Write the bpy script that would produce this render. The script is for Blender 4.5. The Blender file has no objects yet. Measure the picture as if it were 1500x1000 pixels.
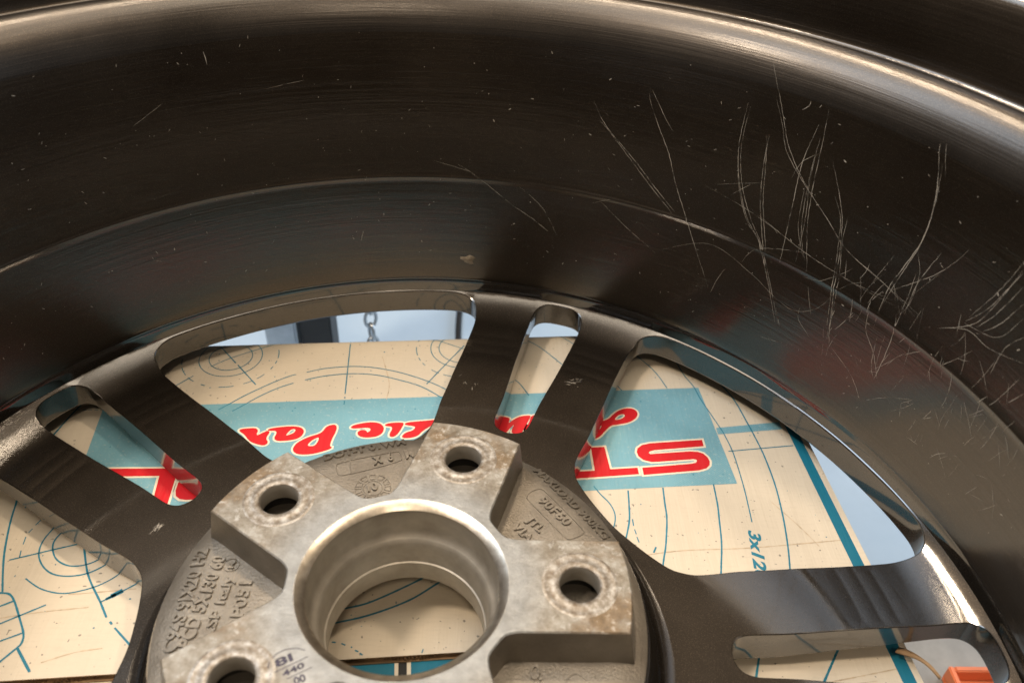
import bpy, bmesh, math, random
from mathutils import Vector, Matrix
from mathutils.geometry import delaunay_2d_cdt
random.seed(7)
DATA = {'lines': [[0.8, [[164.05, 197.22], [169.94, 185.7], [174.09, 173.35], [177.22, 155.33], [178.32, 148.4], [180.49, 130.92], [181.19, 109.16], [179.83, 88.74], [177.49, 70.95], [174.94, 57.52], [172.33, 46.69]]], [0.6, [[145.33, 209.38], [148.42, 195.46], [152.04, 185.74], [154.33, 174.1], [160.53, 152.13], [162.06, 145.98], [163.98, 131.92], [164.3, 110.19], [163.71, 94.58], [163.16, 84.76]]], [0.6, [[161.66, 133.29], [198.75, 138.58]]], [0.6, [[118.75, 219.01], [130.18, 200.51], [135.92, 184.02]]], [0.6, [[98.56, 203.26], [105.57, 187.29], [108.92, 181.01]]], [0.6, [[85.99, 106.52], [88.71, 101.52], [92.83, 95.52], [94.81, 89.6], [94.55, 83.98], [93.0, 78.86]]], [0.8, [[103.4, 104.14], [102.74, 94.17], [101.86, 85.41], [99.88, 77.32], [97.21, 68.65]]], [0.8, [[121.76, 106.41], [121.15, 95.46], [120.63, 85.8], [117.85, 70.66], [115.69, 62.6], [113.69, 55.17]]], [0.8, [[148.68, 109.36], [148.1, 96.04], [147.03, 86.33], [145.11, 71.17], [142.15, 57.74], [140.41, 49.92]]], [0.9, [[112.72, 68.54], [111.14, 65.3]]], [0.5, [[103.36, 85.44], [103.38, 81.18]]], [0.5, [[103.63, 79.07], [104.1, 76.16]]], [0.5, [[104.22, 74.5], [104.81, 71.23]]], [0.6, [[47.29, 232.79], [53.95, 228.4], [62.78, 220.56], [74.35, 205.19], [85.11, 189.68]]], [0.5, [[67.03, 240.6], [73.21, 235.87], [82.96, 225.84], [94.96, 209.59]]], [0.6, [[36.58, 194.88], [43.85, 190.18], [48.63, 186.07], [54.24, 175.12]]], [0.6, [[-54.81, 223.15], [-51.04, 173.2]]], [0.6, [[-50.78, 170.55], [-50.69, 169.41]]], [0.6, [[-50.52, 167.13], [-50.35, 164.3]]], [0.6, [[-76.23, 191.87], [-66.09, 195.8], [-50.94, 198.19], [-38.15, 197.62], [-23.24, 193.94], [-6.42, 186.71], [6.15, 178.97], [21.07, 167.58]]], [0.6, [[-75.92, 184.76], [-64.98, 188.81], [-50.02, 191.38], [-35.53, 190.64], [-20.72, 186.25], [-7.78, 180.67], [3.77, 171.88], [13.45, 163.95]]], [0.6, [[-118.73, 157.81], [-112.77, 164.11], [-106.68, 170.55], [-94.36, 181.47], [-86.86, 187.12], [-82.01, 189.71]]], [0.6, [[-111.02, 156.94], [-106.47, 161.5], [-98.8, 169.65], [-90.3, 176.87], [-81.92, 181.87]]], [0.6, [[15.42, 221.33], [-5.27, 183.25]]], [0.5, [[-7.44, 229.49], [15.97, 217.33], [24.03, 212.99]]], [0.7, [[-134.06, 217.22], [-119.36, 199.3]]], [0.7, [[-117.72, 197.48], [-103.15, 179.7]]], [0.5, [[-132.99, 195.52], [-122.66, 204.58], [-101.24, 218.42]]], [0.6, [[-152.65, 170.85], [-146.94, 178.71], [-140.62, 186.56]]], [0.9, [[-201.64, 124.34], [-199.7, 136.41], [-196.99, 150.1], [-193.57, 162.9], [-189.2, 177.24]]], [0.4, [[-202.36, 155.35], [-200.17, 155.41]]], [0.4, [[-199.08, 155.44], [-196.89, 155.51]]], [0.4, [[-195.79, 155.54], [-193.6, 155.61]]], [0.4, [[-192.5, 155.64], [-190.31, 155.7]]], [0.4, [[-189.21, 155.74], [-187.01, 155.8]]], [0.4, [[-185.92, 155.83], [-183.72, 155.9]]], [0.4, [[-182.62, 155.93], [-180.42, 155.99]]], [0.9, [[-200.96, 98.62], [-199.31, 91.39], [-196.32, 76.86], [-190.72, 57.94], [-182.82, 38.75]]], [0.9, [[-189.54, 38.15], [-183.66, 38.24], [-179.44, 37.74], [-175.65, 34.16], [-169.92, 26.06], [-164.8, 18.22], [-163.77, 13.87], [-164.85, 11.51], [-168.81, 5.38], [-171.34, 1.89]]], [0.8, [[-182.98, 30.27], [-180.6, 31.47], [-176.09, 34.16]]], [0.7, [[-179.01, 21.62], [-176.76, 22.97], [-161.26, 32.48]]], [0.7, [[-175.34, 13.6], [-173.03, 14.71], [-165.42, 18.67]]], [1.1, [[-164.44, 11.52], [-154.9, 0.98]]], [0.7, [[-167.37, 76.62], [-168.64, 74.95], [-171.46, 67.64], [-170.22, 61.78], [-165.88, 56.09], [-159.13, 53.04], [-152.06, 53.84], [-146.95, 57.57], [-146.75, 63.96], [-149.57, 70.06]]], [0.7, [[-172.34, 81.08], [-173.67, 77.94], [-176.62, 67.55], [-175.57, 59.36], [-170.91, 52.61], [-164.64, 48.45], [-156.96, 47.48], [-148.65, 49.64], [-141.72, 55.95], [-141.58, 62.3]]], [0.6, [[-175.82, 45.89], [-166.85, 40.63], [-157.0, 38.4], [-148.67, 40.02], [-141.01, 43.69], [-134.98, 49.87], [-133.24, 58.39]]], [0.5, [[-182.8, 79.0], [-184.06, 75.88]]], [0.5, [[-184.47, 73.83], [-185.34, 71.38]]], [0.5, [[-185.57, 68.97], [-184.96, 64.63]]], [0.5, [[-184.39, 61.13], [-183.34, 56.93]]], [0.7, [[-187.42, 55.72], [-158.42, 65.75], [-151.04, 66.24]]], [0.9, [[-161.37, 71.84], [-157.59, 65.53], [-149.15, 48.52], [-138.46, 34.16], [-133.09, 26.58]]], [0.9, [[-130.93, 24.6], [-129.59, 23.28]]], [0.9, [[-127.86, 21.65], [-118.04, 13.04], [-112.93, 8.69]]], [0.7, [[-138.46, 34.16], [-124.41, 45.63], [-123.48, 52.82]]], [2.4, [[-134.8, 37.23], [-130.78, 40.3]]], [1.5, [[-136.61, 35.62], [-133.09, 38.31]]], [0.9, [[-38.45, 30.64], [-30.65, 32.65], [-20.36, 35.95], [-3.67, 45.38], [8.28, 53.4]]], [0.9, [[-40.27, 23.49], [-33.54, 25.43], [-19.6, 29.53], [-3.0, 37.27], [10.2, 47.25], [20.89, 54.75]]], [0.6, [[-34.4, 16.0], [-32.64, 15.86]]], [0.6, [[-30.25, 15.41], [-28.4, 14.62]]], [0.6, [[-25.98, 13.85], [-25.36, 13.54]]], [0.6, [[-24.04, 12.27], [-22.51, 11.66]]], [0.6, [[-21.86, 11.03], [-20.59, 10.09]]], [1.0, [[153.4, 21.69], [149.97, 11.95], [146.98, 3.85], [144.56, -3.81]]], [1.0, [[191.26, 23.87], [184.25, 14.3], [173.92, -0.48], [171.82, -5.04]]], [0.5, [[4.8, 13.26], [4.35, 11.34]]]], 'circles': [[15.0, 218.9, 15.02, 0], [15.0, 218.9, 20.03, 0], [15.0, 218.9, 28.84, 1], [-123.62, 204.87, 12.52, 0], [-123.62, 204.87, 18.27, 0], [-123.62, 204.87, 27.99, 1]], 'head': [[[[148.32, 141.16], [148.38, 136.95], [120.93, 133.34], [118.34, 132.31], [117.23, 130.86], [118.32, 129.65], [140.34, 132.21], [144.51, 132.03], [147.11, 130.95], [149.01, 128.16], [149.51, 125.35], [148.88, 122.83], [146.88, 120.66], [142.83, 119.18], [113.27, 115.3], [113.17, 119.66], [139.78, 123.16], [142.49, 124.06], [143.48, 125.67], [143.01, 126.88], [141.19, 127.21], [122.48, 124.87], [118.3, 124.58], [114.34, 125.88], [112.25, 128.36], [111.68, 131.0], [112.33, 133.88], [115.03, 136.37], [119.44, 137.75]], []], [[[87.12, 133.71], [93.8, 134.36], [95.28, 118.04], [109.95, 119.58], [110.13, 115.68], [72.98, 111.4], [72.76, 115.51], [87.73, 116.95]], []], [[[-169.59, 111.48], [-162.13, 112.23], [-130.38, 113.28], [-127.97, 111.64], [-126.68, 93.28], [-126.21, 84.36], [-132.07, 84.24], [-134.13, 97.1], [-135.44, 108.66], [-155.71, 107.84], [-168.06, 107.34]], []], [[[-123.47, 107.35], [-123.99, 105.61], [-124.67, 103.53], [-124.45, 98.79], [-123.32, 95.47], [-121.03, 93.67], [-117.89, 93.21], [-109.16, 94.33], [-106.23, 98.53], [-106.47, 105.32], [-108.99, 115.08], [-115.74, 114.91], [-114.48, 109.3], [-119.06, 108.14]], [[[-116.38, 102.22], [-111.44, 102.81], [-110.77, 98.42], [-116.25, 98.1]]]]], 'script': [[[[92.67, 160.45], [94.42, 162.08], [92.42, 153.7], [98.77, 155.94], [102.18, 160.73], [107.0, 164.67], [112.27, 165.68], [114.97, 163.74], [115.38, 160.59], [113.38, 156.87], [108.67, 153.85], [102.74, 152.45], [99.05, 151.53], [95.8, 147.7], [90.9, 140.9], [85.27, 140.95], [86.93, 143.96]], [[[101.31, 156.01], [104.3, 160.16], [107.33, 161.09], [108.62, 159.66], [107.29, 157.53], [103.8, 155.57]], [[92.31, 150.94], [95.09, 151.53], [90.91, 144.86]]]], [[[-44.13, 145.68], [-42.04, 147.87], [-34.11, 150.13], [-28.8, 149.53], [-26.22, 146.39], [-26.5, 142.16], [-29.16, 139.49], [-34.91, 138.4], [-38.73, 139.54], [-39.79, 142.01], [-38.19, 143.95], [-35.55, 143.6], [-34.95, 141.73], [-33.09, 142.82], [-32.65, 145.37], [-35.15, 146.36], [-41.69, 145.22]], []], [[[-26.13, 147.67], [-23.57, 149.67], [-16.28, 150.31], [-15.66, 149.25], [-18.87, 139.76], [-22.89, 139.34], [-20.35, 147.41]], []], [[[-15.39, 148.83], [-13.15, 150.61], [-2.71, 151.99], [2.51, 153.11], [3.36, 151.51], [-4.51, 145.4], [-7.79, 139.54], [-15.79, 138.29], [-14.3, 142.29], [-9.63, 144.2], [-8.06, 147.97]], []], [[[-56.99, 146.81], [-50.81, 147.73], [-54.33, 131.35], [-51.26, 130.22], [-60.61, 125.79], [-67.62, 125.02], [-71.11, 126.51], [-72.17, 129.47], [-70.63, 133.55], [-65.57, 137.78], [-58.75, 140.76]], [[[-59.31, 138.78], [-60.48, 131.39], [-64.35, 130.78], [-65.47, 132.27], [-63.11, 136.2]]]], [[[-88.78, 142.34], [-86.53, 143.87], [-77.29, 145.61], [-71.31, 145.25], [-68.78, 142.26], [-69.82, 137.87], [-73.89, 135.5], [-83.98, 134.42], [-82.21, 142.52]], [[[-76.2, 143.74], [-73.3, 144.03], [-73.34, 141.09], [-76.55, 138.72], [-78.47, 138.46]]]], [[[-103.7, 141.93], [-101.76, 143.03], [-93.54, 144.0], [-94.18, 137.01], [-88.64, 141.72], [-87.1, 141.34], [-88.54, 136.14], [-86.35, 133.34], [-87.82, 131.08], [-92.02, 132.18], [-96.06, 134.1], [-99.75, 139.13]], []], [[[33.1, 156.29], [34.53, 157.49], [42.27, 155.89], [42.83, 154.26], [41.37, 150.15], [47.73, 156.71], [54.2, 158.05], [54.52, 157.07], [50.4, 147.59], [49.2, 143.97], [43.29, 143.41], [46.52, 152.73], [41.91, 146.55], [40.2, 142.93], [35.71, 144.0], [39.11, 153.75], [33.68, 154.66]], []], [[[55.23, 157.92], [61.04, 158.92], [63.78, 155.68], [60.56, 146.67], [55.4, 144.14], [50.9, 144.41], [54.54, 153.78]], []], [[[23.68, 155.36], [31.67, 156.41], [27.32, 142.58], [21.73, 142.43]], []]], 'band': [[154.73, 184.92], [161.41, 110.12]], 'band_l': [[-181.56, 157.61], [-179.4, 122.47]], 'strip': [[196.4, 161.99], [198.29, 138.56], [207.51, 59.16], [210.71, 17.42], [210.96, -0.1]], 'strip2': [[202.01, 158.24], [205.16, 136.57], [212.35, 59.79], [216.89, 18.49], [219.2, -0.01]], 'bar': [[158.44, 151.18], [195.64, 156.97], [195.76, 151.15], [158.49, 146.06]], 'txt3': [[160.15, 79.76], [157.17, 50.19], [166.62, 81.16]], 'right': [[204.69, 155.99], [209.65, 116.39], [214.68, 59.83], [217.79, 20.84], [222.15, 0.02]], 'far': [[-161.05, 211.63], [-130.07, 218.03], [-60.93, 226.67], [-1.95, 230.25], [66.85, 236.34]], 'near': [[-166.58, 0.44], [-125.56, 0.88], [-29.19, 8.11], [25.2, 11.91]], 'cast': {'108': [['DOT-T 01WM', [-42.37, 75.65], [-6.89, 86.97], 4.47], ['M', [-5.98, 76.84], [-2.26, 77.98], 4.92], ['10', [-20.68, 57.26], [-16.43, 58.51], 3.99], ['X  6', [-19.84, 72.77], [-11.38, 75.87], 4.23]], '36': [['MAXLOAD 900KG', [50.98, 72.32], [78.92, 34.29], 3.81], ['90F60', [52.11, 53.89], [63.62, 40.11], 3.9], ['VIA', [40.52, 39.65], [47.7, 31.38], 3.67], ['JTL', [46.86, 43.02], [52.35, 36.34], 3.48]], '180': [['C94S 9JX20 H2', [-79.94, -19.17], [-80.26, 26.61], 4.8], ['PCD 5X130 60', [-75.04, -17.47], [-72.4, 22.47], 4.43], ['KSP Italy', [-68.65, -14.12], [-66.77, 13.56], 3.38], ['R', [-68.32, 16.71], [-67.94, 20.58], 1.79], ['P051', [-59.59, -4.71], [-59.6, 10.86], 4.28]], '-36': [['O.', [46.62, -27.97], [50.72, -28.44], 5.28]]}, 'castloops': [[[[-37.32, 73.57], [-9.35, 82.25], [-7.31, 75.68], [-34.49, 65.43]], 1], [[[-30.87, 75.39], [-29.39, 67.67]], 0], [[[47.46, 55.89], [49.09, 58.82], [53.4, 61.14], [55.16, 60.42], [71.15, 38.65], [70.77, 36.52], [65.03, 33.37], [62.98, 34.27], [47.87, 54.76]], 1], [[[59.14, -29.18], [60.72, -26.7], [62.58, -25.64], [64.35, -25.89], [69.68, -30.57], [69.35, -34.28], [62.31, -34.72]], 1]], 'dial': [[-18.77, 59.43], [-22.77, 58.56]], 'reg': [[-69.37, 18.62]], 'stamp': [['8I', [-38.84, -34.31], [-33.62, -31.53], 2.9], ['440', [-35.81, -37.68], [-29.33, -33.95], 2.07], ['00', [-31.49, -40.5], [-28.02, -38.79], 2.76]], 'stampl': [[[-40.48, -36.91], [-29.12, -30.27]], [[-34.56, -38.38], [-27.06, -34.05]], [[-41.51, -34.58], [-41.57, -33.11], [-41.15, -31.36], [-39.74, -29.34], [-37.51, -27.92], [-35.55, -27.39], [-33.29, -27.23], [-30.4, -27.96]]], 'scr': [[0.3, [[1.22574, 91.7], [1.20198, 82.99], [1.17058, 75.44], [1.11758, 65.17], [1.06241, 53.01], [1.00578, 42.26]]], [0.3, [[1.1094, 103.67], [1.10645, 97.93], [1.07798, 85.68], [1.04511, 73.32], [1.01795, 58.14], [0.98024, 41.37], [0.93784, 21.56], [0.90059, 5.13]]], [0.2, [[1.10663, 102.97], [1.06699, 90.61], [1.04269, 84.18]]], [0.25, [[0.90571, 107.99], [0.90127, 86.83], [0.87949, 69.12], [0.84598, 53.3], [0.8072, 43.61], [0.77586, 28.69], [0.74784, 17.17]]], [0.25, [[0.89919, 106.83], [0.89641, 87.2], [0.8744, 69.57], [0.83874, 54.0], [0.79323, 39.36], [0.72092, 3.05]]], [0.25, [[0.84669, 96.81], [0.8416, 82.96], [0.82566, 62.92], [0.7978, 42.68], [0.77586, 28.69]]], [0.25, [[0.85139, 96.45], [0.8376, 83.27], [0.8199, 63.48], [0.78785, 40.02]]], [0.22, [[0.88873, 128.98], [0.84925, 114.97], [0.82177, 102.81], [0.79793, 93.32], [0.74694, 81.14], [0.67621, 69.36], [0.61621, 60.33], [0.52967, 55.65], [0.43532, 51.94]]], [0.28, [[0.75887, 108.56], [0.76647, 89.43], [0.75992, 71.15], [0.75533, 51.18], [0.75136, 38.01]]], [0.25, [[0.75005, 116.15], [0.74057, 101.47], [0.72943, 79.41], [0.71391, 59.62], [0.68884, 39.94]]], [0.2, [[0.74814, 103.98], [0.7414, 85.05], [0.72566, 65.69], [0.71898, 41.91]]], [0.2, [[0.74801, 99.22], [0.74168, 81.64], [0.72562, 58.32], [0.70187, 45.83]]], [0.28, [[0.71058, 96.16], [0.67515, 83.21], [0.65129, 72.17], [0.63314, 54.44], [0.60778, 18.09]]], [0.25, [[0.64406, 78.15], [0.6385, 64.82], [0.61619, 39.8], [0.60622, 9.65]]], [0.35, [[0.53858, 120.28], [0.50697, 103.25], [0.49243, 84.78], [0.5045, 68.15], [0.51835, 53.63], [0.51713, 32.8]]], [0.25, [[0.51843, 113.82], [0.4993, 98.06], [0.49335, 79.76], [0.50682, 60.77], [0.51848, 44.3]]], [0.2, [[0.40499, 90.94], [0.43958, 74.03], [0.51198, 54.58]]], [0.25, [[0.45032, 82.33], [0.46726, 64.82], [0.46884, 48.34]]], [0.2, [[1.20302, 35.04], [1.15206, 41.38]]], [0.2, [[1.18322, 37.32], [1.11148, 24.47], [1.03911, 14.36]]], [0.25, [[1.39405, 25.47], [1.34325, 18.19], [1.29536, 9.89]]], [0.18, [[1.37934, 38.15], [1.31985, 25.99], [1.28093, 9.41]]], [0.15, [[0.95796, 62.72], [0.84231, 57.5], [0.70472, 49.35], [0.58869, 47.22], [0.48662, 49.23]]], [0.15, [[1.02413, 17.96], [0.9157, 31.36], [0.80977, 24.61], [0.74405, 17.69], [0.69131, 16.28], [0.64232, 25.54], [0.61619, 39.8]]], [0.15, [[0.9285, 65.08], [0.83638, 73.81]]], [0.25, [[0.39706, 52.91], [0.34143, 64.27], [0.3205, 77.73], [0.30905, 95.0]]], [0.3, [[0.3063, 93.92], [0.32807, 74.88], [0.35535, 63.61]]], [0.25, [[0.29439, 89.75], [0.31179, 74.33], [0.33294, 64.04]]], [0.25, [[0.27965, 84.47], [0.29776, 71.84], [0.31896, 64.79]]], [0.2, [[0.31502, 97.07], [0.32695, 83.04], [0.35256, 65.79]]], [0.2, [[0.86689, 22.4], [0.88392, 11.59], [0.8934, 1.31]]], [0.2, [[0.67778, 33.0], [0.65609, 19.28]]], [0.25, [[0.63288, 52.61], [0.61075, 24.0], [0.60251, 10.28]]], [0.15, [[0.8378, 27.81], [0.80584, 40.06], [0.70472, 49.35]]], [0.15, [[0.69676, 36.62], [0.65736, 39.67], [0.6215, 47.48], [0.59929, 54.23]]], [0.2, [[0.49081, 76.82], [0.47199, 69.33], [0.4668, 55.98], [0.47503, 47.36]]], [0.18, [[0.85665, 71.1], [0.89441, 62.28]]], [0.3, [[0.7993, 112.09], [0.78813, 114.74], [0.78888, 116.95]]], [0.18, [[0.52841, 121.24], [0.50375, 109.56]]], [0.2, [[0.61831, 56.37], [0.60541, 44.91]]], [0.16, [[0.74051, 96.65], [0.76757, 90.15], [0.77806, 81.61]]], [0.15, [[0.51074, 58.39], [0.48986, 48.72]]], [0.2, [[0.56388, 33.34], [0.57667, 27.25]]], [0.2, [[0.5884, 8.0], [0.5308, 1.13], [0.49231, -8.86]]], [0.16, [[0.49231, -8.86], [0.44521, 3.17], [0.3921, 12.93]]], [0.3, [[0.48057, 6.98], [0.47556, 23.1], [0.47521, 38.73], [0.48398, 45.55]]], [0.28, [[0.47434, 9.37], [0.50069, 20.86], [0.53112, 29.3], [0.53847, 41.37]]], [0.28, [[0.59727, 8.93], [0.60941, 21.25], [0.60734, 30.75]]], [0.25, [[0.48186, 7.94], [0.49647, 14.67], [0.50363, 29.43]]], [0.2, [[0.73602, 12.16], [0.71684, 2.5]]], [0.25, [[0.22753, 65.76], [0.29365, 60.62], [0.3461, 60.69], [0.39905, 52.5]]], [0.3, [[0.20205, 55.95], [0.22174, 45.93]]], [0.25, [[0.25025, 74.11], [0.26972, 65.09], [0.27183, 51.31]]], [0.2, [[0.26701, 79.88], [0.29115, 66.69], [0.35836, 62.39]]], [0.2, [[0.64397, 6.2], [0.67985, 12.92], [0.68264, 19.68]]], [0.22, [[0.56664, 34.71], [0.58205, 25.57], [0.59662, 18.61]]], [0.2, [[0.22108, 59.6], [0.24428, 41.17], [0.27496, 28.05]]], [0.2, [[0.75308, -9.97], [0.68883, -5.92]]], [0.22, [[1.52484, 48.31], [1.47654, 41.07], [1.39405, 25.47]]], [0.4, [[2.03989, 113.83], [2.03758, 107.47]]], [0.2, [[1.93039, 92.86], [1.8514, 95.42]]], [0.15, [[2.20441, 85.39], [2.13556, 93.47]]], [0.3, [[2.23304, 12.59], [2.21591, 10.32]]], [0.3, [[2.22483, 17.72], [2.21954, 15.06]]], [0.3, [[1.76061, -1.41], [1.75289, 5.53]]], [0.25, [[1.97119, 4.06], [1.96169, 7.05]]], [0.15, [[1.58009, 49.78], [1.47679, 43.0]]]], 'scuff': [[-117.0, 60.1, 1.2, 4, 26], [77.0, 164.8, 0.3, 9, 16], [21.0, 163.0, 1.5, 14, 6]], 'blob': [1.49902, -15.38], 'creases': [[[101.75, 62.75], [125.34, 66.75], [158.99, 68.98], [207.76, 74.81]], [[-153.86, 37.99], [-145.23, 38.83], [-125.1, 41.28]], [[177.64, 2.63], [191.14, 5.27], [213.64, 9.96]], [[168.82, -0.54], [199.37, 3.49]], [[-177.96, 25.62], [-161.96, 28.87], [-142.52, 31.55]], [[-152.1, 5.14], [-140.07, 9.93], [-129.56, 11.94]], [[176.35, 98.0], [186.24, 82.82], [192.87, 70.42]], [[-33.64, 208.35], [-27.02, 183.63], [-27.08, 168.98]]], 'torn': [[210.48, 14.85], [223.5, 1.03]], 'cam': {'f': 1241.1231138307674, 'C': [27.82170038426334, -187.42486185449312, 263.2204784294214], 'R': [[0.9992048647420303, -0.011195705462169126, 0.03826610059915038], [0.022888055701219018, -0.6247956427113649, -0.7804527799635025], [0.03264621236955323, 0.7807080510829548, -0.624042597736586]]}, 'BP': [[241.4, -41.4], [241.4, -38], [241.4, -34], [241.8, -31.6], [241.2, -30.8], [240.6, -30.2], [240.1, -28.6], [239.6, -24], [239.0, -14], [238.2, 0], [237.3, 16], [236.5, 30], [236.2, 36.5], [235.9, 38.4], [235.45, 39.8], [235.45, 40.6], [235.9, 41.8], [236.2, 45], [236.3, 54], [236.3, 64], [236.7, 74], [237.9, 88], [239.4, 102], [241.0, 114], [242.2, 120], [245.0, 126.5], [248.8, 131.8], [253.2, 135.4], [257.0, 137.0], [260.5, 136.9], [264.0, 135.2], [266.6, 136.2], [267.4, 141], [268.0, 150], [269.2, 160], [270.4, 166], [272.2, 169.6], [275.0, 171.0], [278.5, 170.6], [280.2, 168.5], [280.4, 164]]}
MM = 0.001
S = bpy.context.scene
col = S.collection
# ------------------------------------------------------------------ camera
cd = bpy.data.cameras.new('camera'); cam = bpy.data.objects.new('camera', cd); col.objects.link(cam)
R_ = DATA['cam']['R']; C_ = DATA['cam']['C']
M = Matrix(((R_[0][0], -R_[1][0], -R_[2][0], C_[0]*MM), (R_[0][1], -R_[1][1], -R_[2][1], C_[1]*MM), (R_[0][2], -R_[1][2], -R_[2][2], C_[2]*MM), (0, 0, 0, 1)))
cam.matrix_world = M
cd.sensor_width = 36; cd.lens = DATA['cam']['f']/1500*36
cd.clip_start = 0.01; cd.clip_end = 50
cd.dof.use_dof = True; cd.dof.focus_distance = 0.42; cd.dof.aperture_fstop = 11
S.camera = cam
# ------------------------------------------------------------------ world and lamps of the workshop, plus an added overhead fill
w = bpy.data.worlds.new('World'); S.world = w; w.use_nodes = True
bg = w.node_tree.nodes['Background']; bg.inputs[0].default_value = (1.0, 0.80, 0.60, 1); bg.inputs[1].default_value = 0.10
def lamp(name, loc, aim, energy, color, size, size_y=None):
    d = bpy.data.lights.new(name, 'AREA'); d.energy = energy; d.color = color; d.size = size
    if size_y: d.shape = 'RECTANGLE'; d.size_y = size_y
    else: d.shape = 'DISK'
    o = bpy.data.objects.new(name, d); col.objects.link(o); o.location = loc
    o.rotation_euler = (Vector(aim)-Vector(loc)).to_track_quat('-Z', 'Y').to_euler()
    return o
WARM = (1.0, 0.80, 0.58)
lamp('ceiling_lamp', (-0.84, -0.20, 1.6), (0, 0, -.04), 16.5, WARM, 0.20)
lamp('ceiling_lamp', (0.80, 0.22, 1.6), (0, 0, -.04), 9, WARM, 0.13)
lamp('ceiling_lamp', (-0.10, 0.85, 1.7), (0, 0, -.04), 13, WARM, 0.16)
lamp('ceiling_lamp', (0.10, -1.05, 1.6), (0, 0, -.04), 6, WARM, 0.2)
lamp('overhead_fill', (-0.05, 0.15, 2.0), (0, 0.1, 0), 17, (1.0, .86, .68), 0.9, 1.2)  # added soft fill, sized for broad highlights on shoulder and spoke ends
lamp('skylight', (-1.05, 0.35, 1.9), (0, 0.1, 0), 20, (0.66, 0.82, 1.0), 1.1, 0.8)
lamp('window_light', (2.3, 0.9, 0.75), (0.2, 0.3, -.1), 46, (0.62, 0.80, 1.0), 2.2, 1.2)
S.view_settings.view_transform = 'Standard'; S.view_settings.look = 'None'
S.view_settings.exposure = 0.0; S.view_settings.gamma = 1.0; S.view_settings.use_curve_mapping = False
# ------------------------------------------------------------------ materials
def mat(name): 
    m = bpy.data.materials.new(name); m.use_nodes = True
    nt = m.node_tree; return m, nt, nt.nodes['Principled BSDF']
def N(nt, t, **kw):
    n = nt.nodes.new(t)
    for k, v in kw.items(): setattr(n, k, v)
    return n
def coords(nt, scale=(1, 1, 1)):
    c = N(nt, 'ShaderNodeTexCoord'); mp = N(nt, 'ShaderNodeMapping'); mp.inputs['Scale'].default_value = scale
    nt.links.new(c.outputs['Object'], mp.inputs['Vector']); return mp.outputs[0]
def noise(nt, vec, scale, detail=4, rough=.6):
    n = N(nt, 'ShaderNodeTexNoise'); n.inputs['Scale'].default_value = scale; n.inputs['Detail'].default_value = detail; n.inputs['Roughness'].default_value = rough
    nt.links.new(vec, n.inputs['Vector']); return n.outputs['Fac']
def ramp(nt, fac, stops):
    r = N(nt, 'ShaderNodeValToRGB'); e = r.color_ramp.elements
    while len(e) < len(stops): e.new(.5)
    for el, (p, c) in zip(e, stops): el.position = p; el.color = (*c, 1) if len(c) == 3 else c
    nt.links.new(fac, r.inputs[0]); return r.outputs[0]
def mixc(nt, fac, a, b, mode='MIX'):
    m = N(nt, 'ShaderNodeMix', data_type='RGBA', blend_type=mode)
    for s, v in ((m.inputs[0], fac), (m.inputs[6], a), (m.inputs[7], b)):
        if isinstance(v, (int, float)): s.default_value = v
        elif isinstance(v, tuple): s.default_value = (*v, 1)
        else: nt.links.new(v, s)
    return m.outputs[2]
def bump(nt, b, h, strength, dist=.001, normal=None):
    n = N(nt, 'ShaderNodeBump'); n.inputs['Strength'].default_value = strength; n.inputs['Distance'].default_value = dist
    nt.links.new(h, n.inputs['Height'])
    if normal: nt.links.new(normal, n.inputs['Normal'])
    if b is not None: nt.links.new(n.outputs[0], b.inputs['Normal'])
    return n.outputs[0]
def maprange(nt, v, a, b, c, d):
    m = N(nt, 'ShaderNodeMapRange'); 
    for i, x in zip((1, 2, 3, 4), (a, b, c, d)): m.inputs[i].default_value = x
    nt.links.new(v, m.inputs[0]); return m.outputs[0]

def paint(name, streak):
    m, nt, b = mat(name)
    v = coords(nt)
    flake = noise(nt, v, 2600, 2, .5)
    cloud = noise(nt, v, 14, 5, .6)
    c = mixc(nt, maprange(nt, cloud, .35, .7, 0, 1), (0.046, 0.0355, 0.0265) if streak else (.027, .0215, .0165), (0.062, 0.049, 0.037) if streak else (.037, .0298, .023))
    c = mixc(nt, maprange(nt, flake, .55, .75, 0, .6), c, (0.15, 0.120, 0.092) if streak else (.10, .081, .062))
    nt.links.new(c, b.inputs['Base Color'])
    b.inputs['Metallic'].default_value = .9
    nt.links.new(maprange(nt, cloud, .3, .7, .34, .44), b.inputs['Roughness'])
    b.inputs['Coat Weight'].default_value = 1.0; b.inputs['Coat IOR'].default_value = 1.48 if streak else 1.95
    nt.links.new(maprange(nt, noise(nt, v, 40, 4), .35, .8, .05, .15), b.inputs['Coat Roughness'])
    if streak:
        st = noise(nt, coords(nt, (14, 14, 1500)), 1.0, 5, .65)
        st2 = noise(nt, coords(nt, (5, 5, 330)), 1.0, 3, .6)
        n1 = bump(nt, b, st, .13, .0007, bump(nt, None, st2, .10, .0015))
        nt.links.new(n1, b.inputs['Coat Normal'])
    else:
        n1 = bump(nt, b, noise(nt, v, 500, 3), .05, .0004)
    return m
PAINT = paint('brown_black_paint_barrel', True)
PAINTS = paint('brown_black_paint_spoke', False)
SATIN = paint('satin_paint_shoulder', True); sb_ = SATIN.node_tree.nodes['Principled BSDF']
sb_.inputs['Coat Weight'].default_value = .35
for n_ in SATIN.node_tree.nodes:
    if n_.type == 'MAP_RANGE' and n_.outputs[0].links and n_.outputs[0].links[0].to_socket.name == 'Coat Roughness': n_.inputs[3].default_value = .16; n_.inputs[4].default_value = .28
    if n_.type == 'MIX' and abs(n_.inputs[6].default_value[0]-.046) < 1e-4: n_.inputs[6].default_value = (.050, .044, .039, 1); n_.inputs[7].default_value = (.068, .060, .054, 1)

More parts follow.
